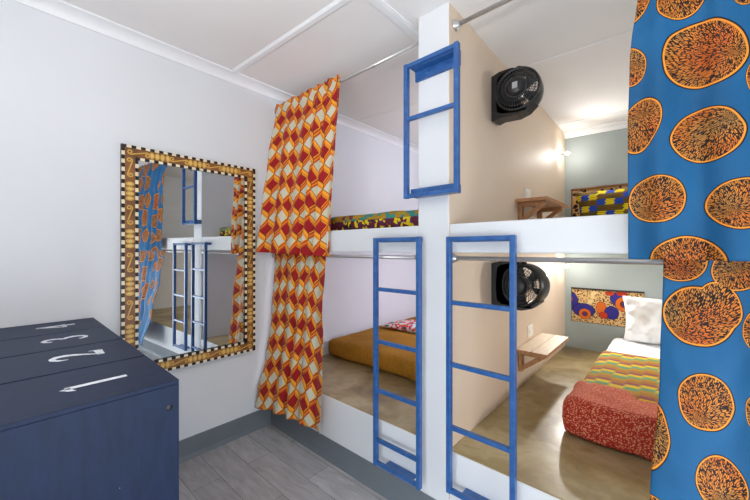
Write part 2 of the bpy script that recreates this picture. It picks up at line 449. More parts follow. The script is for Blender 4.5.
# added glazed door in the right wall, out of view, to light the room
bm = BM()
for a, b, c, d in ((GY0, GY1, 0, .06), (GY0, GY1, GZ1-.05, GZ1), (GY0, GY0+.05, .06, GZ1-.05), (GY1-.05, GY1, .06, GZ1-.05), (.40, .46, .06, GZ1-.05)): box(bm, XR+.02, XR+.07, a, b, c, d, .004)
d1 = struct('added_door_1', bm, M['trim'])
bm = BM(); tube(bm, [(XR+.02, .43, 1.02), (XR-.02, .43, 1.02), (XR-.02, .54, 1.02)], .01); obj('added_door_handle', bm, M['chrome'], d1)

# cornices, battens
def cornice_left():
    bm = BM(); prof = []
    W, H = .078, .046
    for k in range(9):
        a = k/8*PI/2
        prof.append((XL + W*(1-math.cos(a))*1.0+.006*(k < 1), -H*(1-math.sin(a))))
    prof = [(XL, -H-.012), (XL+.008, -H-.012), (XL+.008, -H)] + [(XL+.008+(W-.008)*(1-math.cos(k/8*PI/2)), -H*(1-math.sin(k/8*PI/2))*.8-.008) for k in range(9)] + [(XL+W, 0.004), (XL, .004)]
    R = []
    for y in (YR, YB): R.append([bm.verts.new((x, y, 2.666+z-.05*(x-XL)*.9)) for x, z in prof])
    n = len(prof)
    for k in range(n): bm.faces.new((R[0][k], R[0][(k+1) % n], R[1][(k+1) % n], R[1][k]))
    bm.faces.new(R[0]); bm.faces.new(R[1][::-1]); return bm
struct('trim_1', cornice_left(), M['trim'])
def batten_x(n, x0, x1, y, w=.035, t=.008):
    bm = BM(); R = []
    for x in (x0, x1):
        z = zc(x, y); R.append([bm.verts.new(p) for p in ((x, y-w/2, z+.002), (x, y-w/2, z-t*.4), (x, y-w/4, z-t), (x, y+w/4, z-t), (x, y+w/2, z-t*.4), (x, y+w/2, z+.002))])
    for k in range(6): bm.faces.new((R[0][k], R[0][(k+1) % 6], R[1][(k+1) % 6], R[1][k]))
    bm.faces.new(R[0]); bm.faces.new(R[1][::-1]); struct('trim_%d' % n, bm, M['trim'])
batten_x(2, XL+.075, -.93, 1.115, .05, .012)
batten_x(3, XL+.075, XP0, 2.34, .012, .004)
batten_x(4, XP1, XR, 2.27, .012, .004)
batten_x(5, XP1, XR, 3.48, .014, .004)
batten_x(11, -.93, XR, 1.115, .05, .012)
bm = BM()
for a, b in ((-1.105, -1.045),):
    q = [bm.verts.new((x, y, zc(x, y)-dz)) for y in (-1.3, 2.33) for x, dz in ((a, -.002), (a, .008), (a+.015, .012), (b-.015, .012), (b, .008), (b, -.002))]
    for k in range(6): bm.faces.new((q[k], q[(k+1) % 6], q[6+(k+1) % 6], q[6+k]))
    bm.faces.new(q[:6]); bm.faces.new(q[6:][::-1])
struct('trim_6', bm, M['trim'])
# far-wall cornice in the right bunk
bm = BM(); R = []
for x in (XP1, XR):
    z = zc(x, YB); R.append([bm.verts.new(p) for p in ((x, YB, z), (x, YB, z-.05), (x, YB-.015, z-.05), (x, YB-.03, z-.025), (x, YB-.07, z-.01), (x, YB-.07, z+.001))])
for k in range(6): bm.faces.new((R[0][k], R[0][(k+1) % 6], R[1][(k+1) % 6], R[1][k]))
bm.faces.new(R[0]); bm.faces.new(R[1][::-1]); struct('trim_7', bm, M['trim'])
# skirting
def skirting(name, a, b, nrm, h=.143):
    bm = BM(); a = Vector(a); b = Vector(b); n = Vector(nrm)
    prof = [(0, 0), (.014, 0), (.008, .012), (.004, .03), (.004, h-.004), (.002, h), (0, h)]
    R = [[bm.verts.new(p + n*o + Vector((0, 0, z))) for o, z in prof] for p in (a, b)]
    k_ = len(prof)
    for k in range(k_): bm.faces.new((R[0][k], R[0][(k+1) % k_], R[1][(k+1) % k_], R[1][k]))
    bm.faces.new(R[0]); bm.faces.new(R[1][::-1]); struct(name, bm, M['vinyl'])
skirting('baseboard_left', (XL, YR, 0), (XL, YF, 0), (1, 0, 0))
skirting('baseboard_front', (XL, YF, 0), (XR, YF, 0), (0, -1, 0))
skirting('baseboard_right', (XR, YR, 0), (XR, GY0, 0), (-1, 0, 0))

# ---------------------------------------------------------------- bunk platforms
def platform(x0, x1, lower, label):
    if lower:
        t = thing('bunk_platform', label, 'bunk bed', ((x0+x1)/2, (YF+YB)/2, 0), 'built-in bunk platforms')
        bm = BM(); box(bm, x0, x1, YF, YF+.09, 0, Z_PLAT-.004, .006); obj('front_panel', bm, M['front'], t)
        bm = BM(); box(bm, x0, x1, YF+.005, YB, Z_PLAT-.05, Z_PLAT, .004)
        # fine subdivided deck
        obj('deck', bm, M['screed'], t)
    else:
        t = thing('bunk_platform', label, 'bunk bed', ((x0+x1)/2, (YF+YB)/2, Z_S0), 'built-in bunk platforms')
        bm = BM(); box(bm, x0, x1, YF, YF+.09, Z_S0, Z_S1, .008); obj('front_panel', bm, M['front'], t)
        bm = BM(); box(bm, x0, x1, YF+.088, YB, Z_S0+.006, Z_S1-.002, .002); obj('deck', bm, M['front'], t)
    return t
platform(XL, XP0, True, 'lower left sleeping platform of brown screed with white front, behind the patterned orange curtain')
platform(XP1, XR, True, 'lower right sleeping platform of glossy brown screed with white front, under the white bed')
platform(XL, XP0, False, 'upper left white bunk ledge with mustard and teal bedding on it')
platform(XP1, XR, False, 'upper right white bunk ledge below the wooden shelf and blue checked bedding')

# ---------------------------------------------------------------- ladders
def ladder(x0, x1, z0, z1, rungs, yf, yw, boards, label, group, name='ladder', screws=True):
    s = .023; t = thing(name, label, 'ladder', ((x0+x1)/2, (yf+yw)/2, z0), group)
    for a in (x0, x1-s):
        bm = BM(); box(bm, a, a+s, yf, yf+.026, z0, z1, .003); obj('side_rail', bm, M['blue'], t)
    for z in rungs:
        bm = BM(); box(bm, x0+s-.002, x1-s+.002, yf+.003, yf+.024, z-.010, z+.010, .003); obj('rung', bm, M['blue'], t)
    for (bx0, bx1, bz0, bz1, *yy) in boards:
        by = yy[0] if yy else yf+.024
        bm = BM(); box(bm, bx0, bx1, by, yw, bz0, bz1, .003); br = obj('mounting_bar', bm, M['blue'], t)
        for fx in ((.3, .72) if bx1-bx0 > .1 and (yy or bz1-bz0 > .023) else ()):
            px = bx0+(bx1-bx0)*fx
            bm = BM(); lathe(bm, [(0, -.006), (.006, -.005), (.009, 0), (.009, .003)], (px, by, (bz0+bz1)/2), (0, 1, 0), 12)
            obj('bolt', bm, M['blue'], br)
    return t
YW = YF
L1 = ladder(-1.245, -.934, .197, 1.457, [.21, .338, .614, .885, 1.174, 1.446], 1.38, YW, [(-1.22, -.96, 1.432, 1.455), (-1.18, -1.00, .199, .215)],
            'tall blue metal ladder on the left side of the white pillar', 'blue bunk ladders')
L2 = ladder(-.788, -.474, .262, 1.452, [.274, .568, .86, 1.147, 1.441], 1.38, YW, [(-.765, -.50, 1.427, 1.45), (-.72, -.54, .264, .280)],
            'tall blue metal ladder right of the white pillar, before the lower right bunk', 'blue bunk ladders')
L3 = ladder(-1.028, -.722, 1.652, 2.336, [1.664, 2.055, 2.324], 1.372, YW, [(-1.0, -.745, 1.658, 1.70), (-1.0, -.745, 2.312, 2.334), (-1.0, -.745, 2.262, 2.314, 1.436)],
            'short blue ladder frame bolted high on the white pillar', 'blue bunk ladders')

# ---------------------------------------------------------------- curtain rods
def rod(x0, x1, y, z, label, r=.0105, fl=(True, True)):
    t = thing('curtain_rod', label, 'curtain rod', ((x0+x1)/2, y, z), 'chrome curtain rods')
    bm = BM(); tube(bm, [(x0, y, z), (x1, y, z)], r, 14); obj('pole', bm, M['chrome'], t)
    for x, d, f in ((x0, 1, fl[0]), (x1, -1, fl[1])):
        if f:
            bm = BM(); lathe(bm, [(0, .001), (.026, .001), (.026, .005), (.018, .012), (.015, .03), (.0108, .03)], (x, y, z), (d, 0, 0), 20); obj('flange', bm, M['chrome'], t)
    return t
rod(XL, XP0, 1.505, 2.508, 'thin chrome rod holding the upper orange patterned curtain, from wall to white pillar', .0095)
rod(XP1, XR, 1.51, 2.508, 'chrome rod high above the upper right bunk holding the upper blue curtain')
rod(XL, XP0, 1.478, 1.350, 'chrome rod under the left bunk ledge holding the lower orange patterned curtain')
rod(XP1, XR, 1.478, 1.350, 'chrome rod under the right bunk ledge holding the lower blue curtain')
bm = BM(); tube(bm, [(-1.36, 1.505, 2.508), (-1.345, 1.505, 2.508)], .0125, 12); tag(obj('rod_joint', bm, M['chrome']), 'small bright joint collar on the upper left curtain rod', 'rod fitting')

# ---------------------------------------------------------------- curtains
def interp(tab, z):
    tab = sorted(tab)
    if z <= tab[0][0]: return tab[0][1]
    for (a, p), (b, q) in zip(tab, tab[1:]):
        if z <= b:
            k = (z-a)/(b-a); k = k*k*(3-2*k); return p+(q-p)*k
    return tab[-1][1]
def curtain(name, label, mat, left_x, right_x, left_y, right_y, ztop, zbl, zbr, folds, amp, uvfn, group, nu=150, nv=110, seed=0, hem=None, rodz=None, pinch=0.02, zmid=0):
    """hanging cloth: tables give the x and y of the left and right edge by height"""
    bm = BM(); uvl = bm.loops.layers.uv.new('UVMap'); G = []; U = {}
    for j in range(nv+1):
        row = []
        for i in range(nu+1):
            s = i/nu; tt = j/nv
            zb = zbl+(zbr-zbl)*s + zmid*math.sin(PI*s)
            z = ztop + (zb-ztop)*tt
            ft = (ztop-z)/(ztop-min(zbl, zbr))
            x = interp(left_x, z)*(1-s)+interp(right_x, z)*s
            yl, yr = interp(left_y, z), interp(right_y, z)
            y = yl*(1-s)**1.0+yr*s
            ph = 2*PI*folds*s + seed + 1.3*math.sin(2.1*s*PI+seed) + .5*math.sin(ft*3+s*5+seed)
            near = math.exp(-((z-ztop)/.12)**2)
            am = amp*(.55+.45*math.sin(s*5+seed)**2)*(.6+.6*ft)
            w = am*math.sin(ph) + .35*am*math.sin(2.3*ph+seed)*(.3+near)
            nz = noise.noise(Vector((x*5, z*5, seed)))*.010 + noise.noise(Vector((x*22, z*14, seed+3)))*.004*(1+2*near)
            if rodz is not None:
                dr = math.exp(-((z-rodz)/.06)**2); w = w*(1-.8*dr); nz *= 1-.6*dr
            y += w + nz
            x += .3*am*math.cos(ph)*min(1, min(s, 1-s)*8)
            zz = z
            if j < 2: zz += .005*math.sin(ph*1.7+seed)*(1 if j == 0 else .5)
            v = bm.verts.new((x, y, zz)); row.append(v); U[v] = uvfn(s, z, interp(left_x, z), interp(right_x, z), x, y, ph)
        G.append(row)
    for j in range(nv):
        for i in range(nu):
            f = bm.faces.new((G[j][i], G[j+1][i], G[j+1][i+1], G[j][i+1])); f.smooth = True
            for l in f.loops: l[uvl].uv = U[l.vert]
            if hem and j >= nv-hem: f.material_index = 1
    o = obj(name, bm, [mat, M['black_hem']])
    md = o.modifiers.new('Solidify', 'SOLIDIFY'); md.thickness = .002; md.offset = 0
    return tag(o, label, 'curtain', group)

def uv_cube(s, z, xl, xr, x, y, ph):
    return (x+.0+.012*math.sin(ph), z*1.0 + .018*math.sin(ph*.5))
c1 = curtain('curtain', 'orange curtain with red and cream tumbling blocks, hanging over the upper left bunk', M['cubes'],
    [(1.3, -2.385), (2.5, -2.385)], [(1.35, -1.672), (1.8, -1.665), (2.5, -1.632)],
    [(1.36, 1.295), (1.6, 1.33), (2.1, 1.40), (2.45, 1.470)], [(1.36, 1.432), (1.6, 1.45), (2.2, 1.475), (2.5, 1.490)],
    2.545, 1.375, 1.345, 5.2, .024, uv_cube, 'orange tumbling block curtains', seed=1.0, rodz=2.508)
c2 = curtain('curtain', 'orange curtain with red and cream blocks, hanging from under the ledge nearly to the floor', M['cubes'],
    [(.15, -2.37), (1.36, -2.365)], [(.2, -1.70), (1.36, -1.745)],
    [(.15, 1.285), (.30, 1.31), (.55, 1.37), (.85, 1.425), (1.3, 1.455)], [(.2, 1.385), (.8, 1.43), (1.36, 1.462)],
    1.366, .195, .200, 4.2, .017, uv_cube, 'orange tumbling block curtains', seed=2.4, rodz=1.35, zmid=.02)

# printed ovals in cloth metres: centre x, centre z, half width, half height, tilt, root of the seeds
B1 = [(0.0667, 1.9827, 0.0886, 0.1083, 0.45, 0.7, -0.2),
    (0.0180, 2.1780, 0.0580, 0.0659, 0.3, -0.3, 0.6),
    (-0.1087, 2.0045, 0.0429, 0.0638, 0, 0.3, 0),
    (-0.1072, 2.2439, 0.0568, 0.1084, -0.3, 0, 0),
    (-0.0797, 1.7992, 0.0518, 0.0891, -0.2, 0, 0.4),
    (0.0752, 1.7311, 0.0768, 0.0808, 0.35, 0.6, 0.5),
    (-0.0381, 1.5525, 0.0703, 0.0740, 0.2, -0.4, -0.6),
    (0.1481, 1.5209, 0.0715, 0.0712, 0.2, -0.3, -0.3),
    (0.0314, 1.3531, 0.0836, 0.0770, 0, 0, -0.6),
    (0.1857, 1.8751, 0.0311, 0.0610, 0, 0, 0),
    (0.1555, 2.1293, 0.0251, 0.0430, 0, 0, 0)]
B2 = [(0.0181, 1.3521, 0.0608, 0.0632, 0.2, 0, -0.5),
    (0.1429, 1.3317, 0.0536, 0.0612, 0, 0, 0),
    (0.0590, 1.1867, 0.0800, 0.0893, 0.1, -0.5, -0.7),
    (0.1021, 1.2163, 0.0503, 0.0778, 0, -1.1, -1.1),
    (0.0733, 0.9368, 0.0610, 0.0793, 0, -0.2, -0.6),
    (-0.0632, 0.8087, 0.0575, 0.1028, 0, 0.3, 0.1),
    (0.1016, 0.7268, 0.0504, 0.0692, 0, -0.1, -0.6),
    (-0.0533, 0.5825, 0.0543, 0.0575, -0.4, 0, -0.3),
    (0.1796, 1.1571, 0.0283, 0.0568, 0, 0, 0),
    (0.1834, 0.9283, 0.0281, 0.0566, 0, 0, 0)]
def extra(z0, z1, seed):
    rr = random.Random(seed); out = []
    r = 0; z = z1
    while z > z0:
        for k in range(5):
            x = .37+k*.28+(.14 if r % 2 else 0)
            if x < 1.26: out.append((x+rr.uniform(-.02, .02), z+rr.uniform(-.02, .02), rr.uniform(.10, .12), rr.uniform(.095, .115), rr.uniform(-.5, .5), rr.uniform(-.5, .5), rr.uniform(-.6, .3)))
        z -= .235; r += 1
    return out
M['coral1'] = m_coral('blue_wax_print_upper', B1+extra(1.35, 2.5, 1)); M['coral2'] = m_coral('blue_wax_print_lower', B2+extra(.2, 1.3, 2))
uv_xz = lambda s, z, xl, xr, x, y, ph: (x, z)
curtain('curtain', 'blue curtain with large orange seed ovals, hanging from the upper rod over the right bunk', M['coral1'],
    [(1.35, -.110), (1.8, -.112), (2.0, -.108), (2.3, -.084), (2.5, -.084)], [(1.35, 1.27), (2.5, 1.27)],
    [(1.35, 1.385), (2.1, 1.405), (2.35, 1.43), (2.5, 1.49)], [(1.35, 1.405), (2.0, 1.46), (2.5, 1.49)],
    2.55, 1.360, 1.352, 8.5, .016, uv_xz, 'blue seed oval curtains', nu=260, seed=.4, rodz=2.508)
curtain('curtain', 'blue curtain with large orange seed ovals, hanging below the right ledge down past the platform', M['coral2'],
    [(.3, -.058), (.6, -.052), (1.0, -.030), (1.36, -.022)], [(.2, 1.27), (1.36, 1.27)],
    [(.25, 1.25), (.6, 1.33), (1.0, 1.405), (1.36, 1.453)], [(.2, 1.40), (.8, 1.43), (1.36, 1.453)],
    1.366, .22, .16, 7.5, .014, uv_xz, 'blue seed oval curtains', nu=260, seed=3.3, rodz=1.35)

# ---------------------------------------------------------------- mirror
def mirror():
    Y0, Y1, Z0, Z1 = .467, 1.295, .627, 2.006; W = .082; X0 = XL+.001; X = XL+.028
    t = thing('wall_mirror', 'large wall mirror in a brown inlaid frame edged with black and cream blocks', 'mirror', (XL, (Y0+Y1)/2, Z0))
    bm = BM()
    # base frame: four mitred rails
    def quad(p, mi, x=X):
        vs = [bm.verts.new((x, a, b)) for a, b in p]; f = bm.faces.new(vs); f.material_index = mi; return f
    o = [(Y0, Z0), (Y1, Z0), (Y1, Z1), (Y0, Z1)]; i_ = [(Y0+W, Z0+W), (Y1-W, Z0+W), (Y1-W, Z1-W), (Y0+W, Z1-W)]
    rails = BM
    for k in range(4):
        a, b, c, d = o[k], o[(k+1) % 4], i_[(k+1) % 4], i_[k]
        F = [bm.verts.new((X, *p)) for p in (a, b, c, d)]; Bk = [bm.verts.new((X0, *p)) for p in (a, b, c, d)]
        bm.faces.new(F); bm.faces.new(Bk[::-1])
        for q in range(4): bm.faces.new((F[q], F[(q+1) % 4], Bk[(q+1) % 4], Bk[q]))
    # edging blocks
    def strip(y0, z0, y1, z1, nrm, w=.0155):
        L = math.hypot(y1-y0, z1-z0); n = round(L/.024); n += (n % 2 == 0); st = L/n
        uy, uz = (y1-y0)/L, (z1-z0)/L
        for k in range(n):
            a = k*st; b = a+st
            P = [(y0+uy*a, z0+uz*a), (y0+uy*b, z0+uz*b)]
            ys = sorted([P[0][0], P[1][0], P[0][0]+nrm[0]*w, P[1][0]+nrm[0]*w]); zs = sorted([P[0][1], P[1][1], P[0][1]+nrm[1]*w, P[1][1]+nrm[1]*w])
            box(bm, X-.012, X+.004, ys[0], ys[-1], zs[0], zs[-1], mi=2 if k % 2 == 0 else 1)
    e = .0155
    strip(Y0, Z1, Y1, Z1, (0, -1)); strip(Y0, Z0, Y1, Z0, (0, 1)); strip(Y0, Z0+e, Y0, Z1-e, (1, 0)); strip(Y1, Z0+e, Y1, Z1-e, (-1, 0))
    a, b, c, d = Y0+W, Y1-W, Z0+W, Z1-W
    strip(a-e, d, b+e, d, (0, 1)); strip(a-e, c, b+e, c, (0, -1)); strip(a, c, a, d, (-1, 0)); strip(b, c, b, d, (1, 0))
    # inlay: ovals and S scrolls along the centre of every rail
    def place(P, U, V, l, w): return (P[0]+U[0]*l+V[0]*w, P[1]+U[1]*l+V[1]*w)
    def oval(P, U, V, l0):
        for rx, rw, mi, dx in ((.0132, .0215, 3, .0012), (.0062, .012, 4, .0018)):
            vs = [bm.verts.new((X+dx, *place(P, U, V, l0+rx*math.cos(q), rw*math.sin(q)))) for q in [2*PI*k/16 for k in range(16)]]
            f = bm.faces.new(vs); f.material_index = mi
    def scroll(P, U, V, l0, H=.058):
        pts = []
        for k in range(17):
            q = k/16*2.3*PI; r = .0035+.0115*k/16
            pts.append((H-.016 + r*math.cos(q+PI*.25), -.003 + r*math.sin(q+PI*.25)))
        pts = pts + [(-x, -y) for x, y in pts[::-1]]
        n = len(pts); L_ = []; R_ = []
        for k, p in enumerate(pts):
            a_ = pts[max(0, k-1)]; b_ = pts[min(n-1, k+1)]; tx, ty = b_[0]-a_[0], b_[1]-a_[1]; m = math.hypot(tx, ty) or 1
            h = .0036
            L_.append(bm.verts.new((X+.0013, *place(P, U, V, l0+p[0]-ty/m*h, p[1]+tx/m*h)))); R_.append(bm.verts.new((X+.0013, *place(P, U, V, l0+p[0]+ty/m*h, p[1]-tx/m*h))))
        for k in range(n-1):
            f = bm.faces.new((L_[k], L_[k+1], R_[k+1], R_[k])); f.material_index = 3
    def rail(P, U, V, L):
        per = .252; n = max(1, round((L-.13)/per)); per = (L-.13)/n
        l = .065-.0
        for k in range(n+1):
            scroll(P, U, V, l)
            if k < n:
                for q in range(4): oval(P, U, V, l+per/2+(q-1.5)*.0285)
            l += per
    h = W/2
    rail((Y0+.02, Z1-h), (1, 0), (0, 1), Y1-Y0-.04); rail((Y0+.02, Z0+h), (1, 0), (0, 1), Y1-Y0-.04)
    rail((Y0+h, Z0+W*.8), (0, 1), (1, 0), Z1-Z0-W*1.6); rail((Y1-h, Z0+W*.8), (0, 1), (1, 0), Z1-Z0-W*1.6)
    obj('frame', bm, [M['frame_brown'], M['bone'], M['ebony'], M['inlay'], M['bone2']], t)
    # silvered glass: hangs a quarter of a degree forward and is bowed by about 2 mm, as thin mirror glass is
    bm = BM(); yc, zc0 = (Y0+Y1)/2, (Z0+Z1)/2; NY, NZ = 40, 8
    G = [[bm.verts.new((XL+.019+.03*(y-yc)**2-.0045*(y-yc)+.0045*(z-zc0), y, z)) for z in [Z0+W-.004+(Z1-Z0-2*W+.008)*k/NZ for k in range(NZ+1)]] for y in [Y0+W-.004+(Y1-Y0-2*W+.008)*j/NY for j in range(NY+1)]]
    for j in range(NY):
        for k in range(NZ): bm.faces.new((G[j][k], G[j+1][k], G[j+1][k+1], G[j][k+1]))
    g = obj('mirror_glass', bm, M['mirror'], t, smooth=True)
    bm = BM(); box(bm, X0, XL+.012, Y0+W-.006, Y1-W+.006, Z0+W-.006, Z1-W+.006); obj('backing_board', bm, M['ebony'], t)
M['bone2'] = plain('pale_yellow_inlay', srgb(226, 192, 112), .35, var=.1, scale=50)
mirror()

# ---------------------------------------------------------------- lockers
def strokes(bm, pts, x, y, z, h=.0012):
    """pts: (p, q, halfwidth); p to the reader's right (-x), q up (-y)"""
    n = len(pts); A = []; B = []
    for k, (p, q, w) in enumerate(pts):
        a_ = pts[max(0, k-1)]; b_ = pts[min(n-1, k+1)]; tx, ty = b_[0]-a_[0], b_[1]-a_[1]; m = math.hypot(tx, ty)
        nx, ny = -ty/m*w, tx/m*w
        A.append(bm.verts.new((x-(p+nx), y-(q+ny), z+h))); B.append(bm.verts.new((x-(p-nx), y-(q-ny), z+h)))
    for k in range(n-1): bm.faces.new((A[k], A[k+1], B[k+1], B[k]))
DIG = {
 '1': [[(-.036, .052, .001), (-.022, .064, .007), (0, .074, .013)], [(0, .074, .011), (0, -.074, .0105)]],
 '2': [[(-.036, .030, .003), (-.033, .052, .009), (-.014, .069, .009), (.008, .071, .010), (.027, .056, .014), (.030, .036, .015), (.022, .012, .012), (.002, -.020, .008), (-.034, -.062, .004)], [(-.040, -.064, .011), (0, -.064, .012), (.036, -.064, .014)], [(.036, -.07, .006), (.038, -.036, .003)]],
 '3': [[(-.034, .046, .008), (-.022, .065, .009), (0, .072, .009), (.022, .060, .012), (.026, .040, .013), (.016, .018, .010), (-.004, .006, .006)], [(-.004, .006, .006), (.020, -.006, .011), (.032, -.030, .014), (.024, -.056, .012), (0, -.070, .009), (-.026, -.066, .009), (-.040, -.044, .008)]],
 '4': [[(.012, .074, .010), (-.04, -.026, .006)], [(-.044, -.030, .008), (.044, -.030, .008)], [(.014, .074, .014), (.014, -.074, .014)]],
}
LX = [-1.060-.334*k for k in range(4)]
def locker_body(x1):
    x0 = x1-.3335
    t = thing('storage_locker', '', 'locker', ((x0+x1)/2, -.08, 0), 'navy numbered lockers')
    bm = BM(); box(bm, x0, x1, -.50, .343, 0.0, 1.006, .001); obj('body', bm, M['locker'], t)
    bm = BM(); box(bm, x0+.009, x1, -.50, .343, 1.0062, 1.018, .0015); l = obj('lid', bm, M['locker'], t)
    return t, l
def make_number(lid, x1, ch):
    bm = BM()
    for st in DIG[ch]: strokes(bm, [(p*.92, q*.92, w*.95) for p, q, w in st], x1-.1655+(.018 if ch == '1' else 0), .182, 1.018)
    obj('painted_number', bm, M['num'], lid)
names = {'1': 'navy blue wooden locker marked 1, nearest, with a small hole in its side', '2': 'navy blue wooden locker marked 2, between lockers 1 and 3', '3': 'navy blue wooden locker marked 3, between lockers 2 and 4', '4': 'navy blue wooden locker marked 4, farthest, against the left wall'}
proto, lid = locker_body(LX[0]); proto['label'] = names['1']
lock = [(proto, lid)]
for k in range(1, 4):
    c = dup(proto, (proto.location.x-.334*k, proto.location.y, 0), names[str(k+1)])
    lock.append((c, [x for x in bpy.data.objects if x.parent == c and x.name.startswith('lid')][0]))
for k, (t, l) in enumerate(lock): make_number(l, LX[k], str(k+1))
bm = BM(); lathe(bm, [(0.0, .0012), (.0075, .0012), (.0085, .0006), (.0085, -.0)], (-1.060, .318, .945), (1, 0, 0), 16)
obj('lock_hole', bm, M['black'], proto)

# ---------------------------------------------------------------- fans
def fan(loc, label, tilt=0.0, sticker=True, r=.128, xc=.155):
    """wall fan: base plate against the partition (x=XP1), round head held by a yoke; rear of the head faces -y"""
    x0, y0, z0 = loc
    t = thing('wall_fan', label, 'fan', (x0, y0, z0), 'black wall fans')
    zc_ = z0; H = .132; yb0, yb1 = y0-.045, y0+.045
    # yoke: closed D-shaped band, flat side on wall
    bm = BM(); outer = []; inner = []
    def prof(off):
        pts = []
        pts += [(x0+.004+off*.9, -H+off*.9+.006), (x0+.004+off*.9, H-off*.9-.006)]
        pts += [(x0+.03+k/5*(xc-.03), H-off-.012*(k/5)**2) for k in range(1, 6)]
        pts += [(x0+xc+.01, H-.020-off), ]
        return pts
    P = [(x0+.002, -H-.012), (x0+.002, H-.012), (x0+.05, H+.002), (x0+xc-.02, H-.0), (x0+xc-.012, H-.006), (x0+xc-.014, H-.016), (x0+xc-.02, H-.018), (x0+.06, H-.018), (x0+.036, H-.036), (x0+.028, 0), (x0+.034, -H+.036), (x0+.06, -H+.016),
         (x0+xc, -r-.008), (x0+xc+.05, -r*.90-.004), (x0+xc+.09, -r*.68), (x0+xc+.096, -r*.70-.008), (x0+xc+.055, -r*.98-.010), (x0+xc, -r-.024), (x0+.05, -H-.008), (x0+.02, -H-.018)]
    R = [[bm.verts.new((x, y, zc_+z)) for x, z in P] for y in (yb0, yb1)]; n = len(P)
    for k in range(n): bm.faces.new((R[0][k], R[0][(k+1) % n], R[1][(k+1) % n], R[1][k]))
    for q in (R[0], R[1][::-1]):
        f = bm.faces.new(q)
    bmesh.ops.triangulate(bm, faces=[f for f in bm.faces if len(f.verts) > 4])
    obj('yoke', bm, M['black'], t)
    # control strip on the base
    bm = BM(); box(bm, x0+.030, x0+.034, y0-.03, y0+.0, zc_-.05, zc_+.05, .001); obj('indicator_strip', bm, M['red'], t)
    hd = Vector((x0+xc, y0, zc_)); ax = Vector((math.sin(tilt), math.cos(tilt), 0)).normalized()
    # shell: open drum
    bm = BM(); d0, d1_ = -.052, .060
    lathe(bm, [(r-.012, d0-.004), (r-.004, d0-.006), (r, d0), (r+.004, d0+.03), (r+.004, d1_-.02), (r, d1_), (r-.008, d1_+.003), (r-.012, d1_), (r-.008, d1_-.02), (r-.008, d0+.03)], hd, ax, 56, closed=True)
    sh = obj('shell', bm, M['black'], t)
    u = ax.orthogonal().normalized(); 
    w = ax.cross(u)
    def P3(rad, ang, h): return hd + ax*h + (u*math.cos(ang)+w*math.sin(ang))*rad
    # rear grille: radial bars dished towards the motor housing + rings
    bm = BM()
    for k in range(44):
        a = 2*PI*k/44
        tube(bm, [P3(r-.008, a, d0), P3(r*.82, a, d0-.018), P3(r*.62, a+.04, d0-.026), P3(r*.42, a+.07, d0-.03)], .0017, 5)
    for rr, hh in ((r*.82, d0-.018), (r*.62, d0-.026)):
        tube(bm, [P3(rr, 2*PI*k/48, hh) for k in range(48)], .0018, 5, closed=True)
    obj('rear_grille', bm, M['blackgrill'], t)
    bm = BM()
    for k in range(40):
        a = 2*PI*k/40; tube(bm, [P3(r-.008, a, d1_-.003), P3(r*.6, a+.12, d1_+.012), P3(r*.2, a+.25, d1_+.016)], .0017, 5)
    lathe(bm, [(0, .020), (.025, .018), (.028, .012)], hd+ax*d1_, ax, 24)
    obj('front_grille', bm, M['blackgrill'], t)
    # motor housing
    bm = BM(); lathe(bm, [(0, d0-.052), (.034, d0-.050), (.045, d0-.044), (.052, d0-.03), (.054, d0-.005), (.045, d0+.03), (0, d0+.03)], hd, ax, 40)
    for k in range(26):
        a = 2*PI*k/26
        if abs(math.sin(a)) > .35: tube(bm, [P3(.040, a, d0-.049), P3(.050, a, d0-.040)], .0015, 4)
    tube(bm, [P3(.055, 2*PI*k/40, d0-.026) for k in range(40)], .0028, 6, closed=True, mi=1)
    mh = obj('motor_housing', bm, [M['black'], M['ring']], t)
    if sticker:
        bm = BM(); v = [hd+ax*(d0-.0535)+Vector((dx, 0, dz)) for dx, dz in ((-.014, -.017), (.014, -.017), (.014, .017), (-.014, .017))]
        vs = [bm.verts.new(p) for p in v] + [bm.verts.new(p+ax*.002) for p in v]
        for q in ((0, 1, 2, 3), (7, 6, 5, 4), (0, 4, 5, 1), (1, 5, 6, 2), (2, 6, 7, 3), (3, 7, 4, 0)): bm.faces.new([vs[i] for i in q])
        obj('rating_label', bm, M['label'], mh)
    # blades
    bm = BM()
    for k in range(5):
        a0 = 2*PI*k/5; g = []
        for i in range(6):
            rr = .03+i/5*(r-.045); tw = .020-.008*i/5
            g.append((bm.verts.new(P3(rr, a0-.28, .012-tw)), bm.verts.new(P3(rr, a0+.28, .012+tw)), bm.verts.new(P3(rr, a0+.28, .0155+tw)), bm.verts.new(P3(rr, a0-.28, .0155-tw))))
        for i in range(5):
            for q in range(4): bm.faces.new((g[i][q], g[i][(q+1) % 4], g[i+1][(q+1) % 4], g[i+1][q]))
        bm.faces.new(g[0]); bm.faces.new(g[-1][::-1])
    lathe(bm, [(0, .0), (.03, .0), (.03, .03), (0, .035)], hd, ax, 24)
    obj('blades', bm, M['blackgrill'], t)
    # pivots
    for sg in (1, -1):
        bm = BM(); tube(bm, [hd+Vector((0, 0, sg*(r-.0))), hd+Vector((0, 0, sg*(r+.024)))], .014, 14); obj('pivot_knob', bm, M['black'], t)
    return t
fan((XP1, 2.0, 2.305), 'black round fan high in the upper right bunk, with a grey label on its back', -.12, True, .122, .145)
fan((XP1, 2.00, 1.190), 'black round fan mounted on the wall under the ledge, partly behind the blue ladder', .12, False, .118, .176)

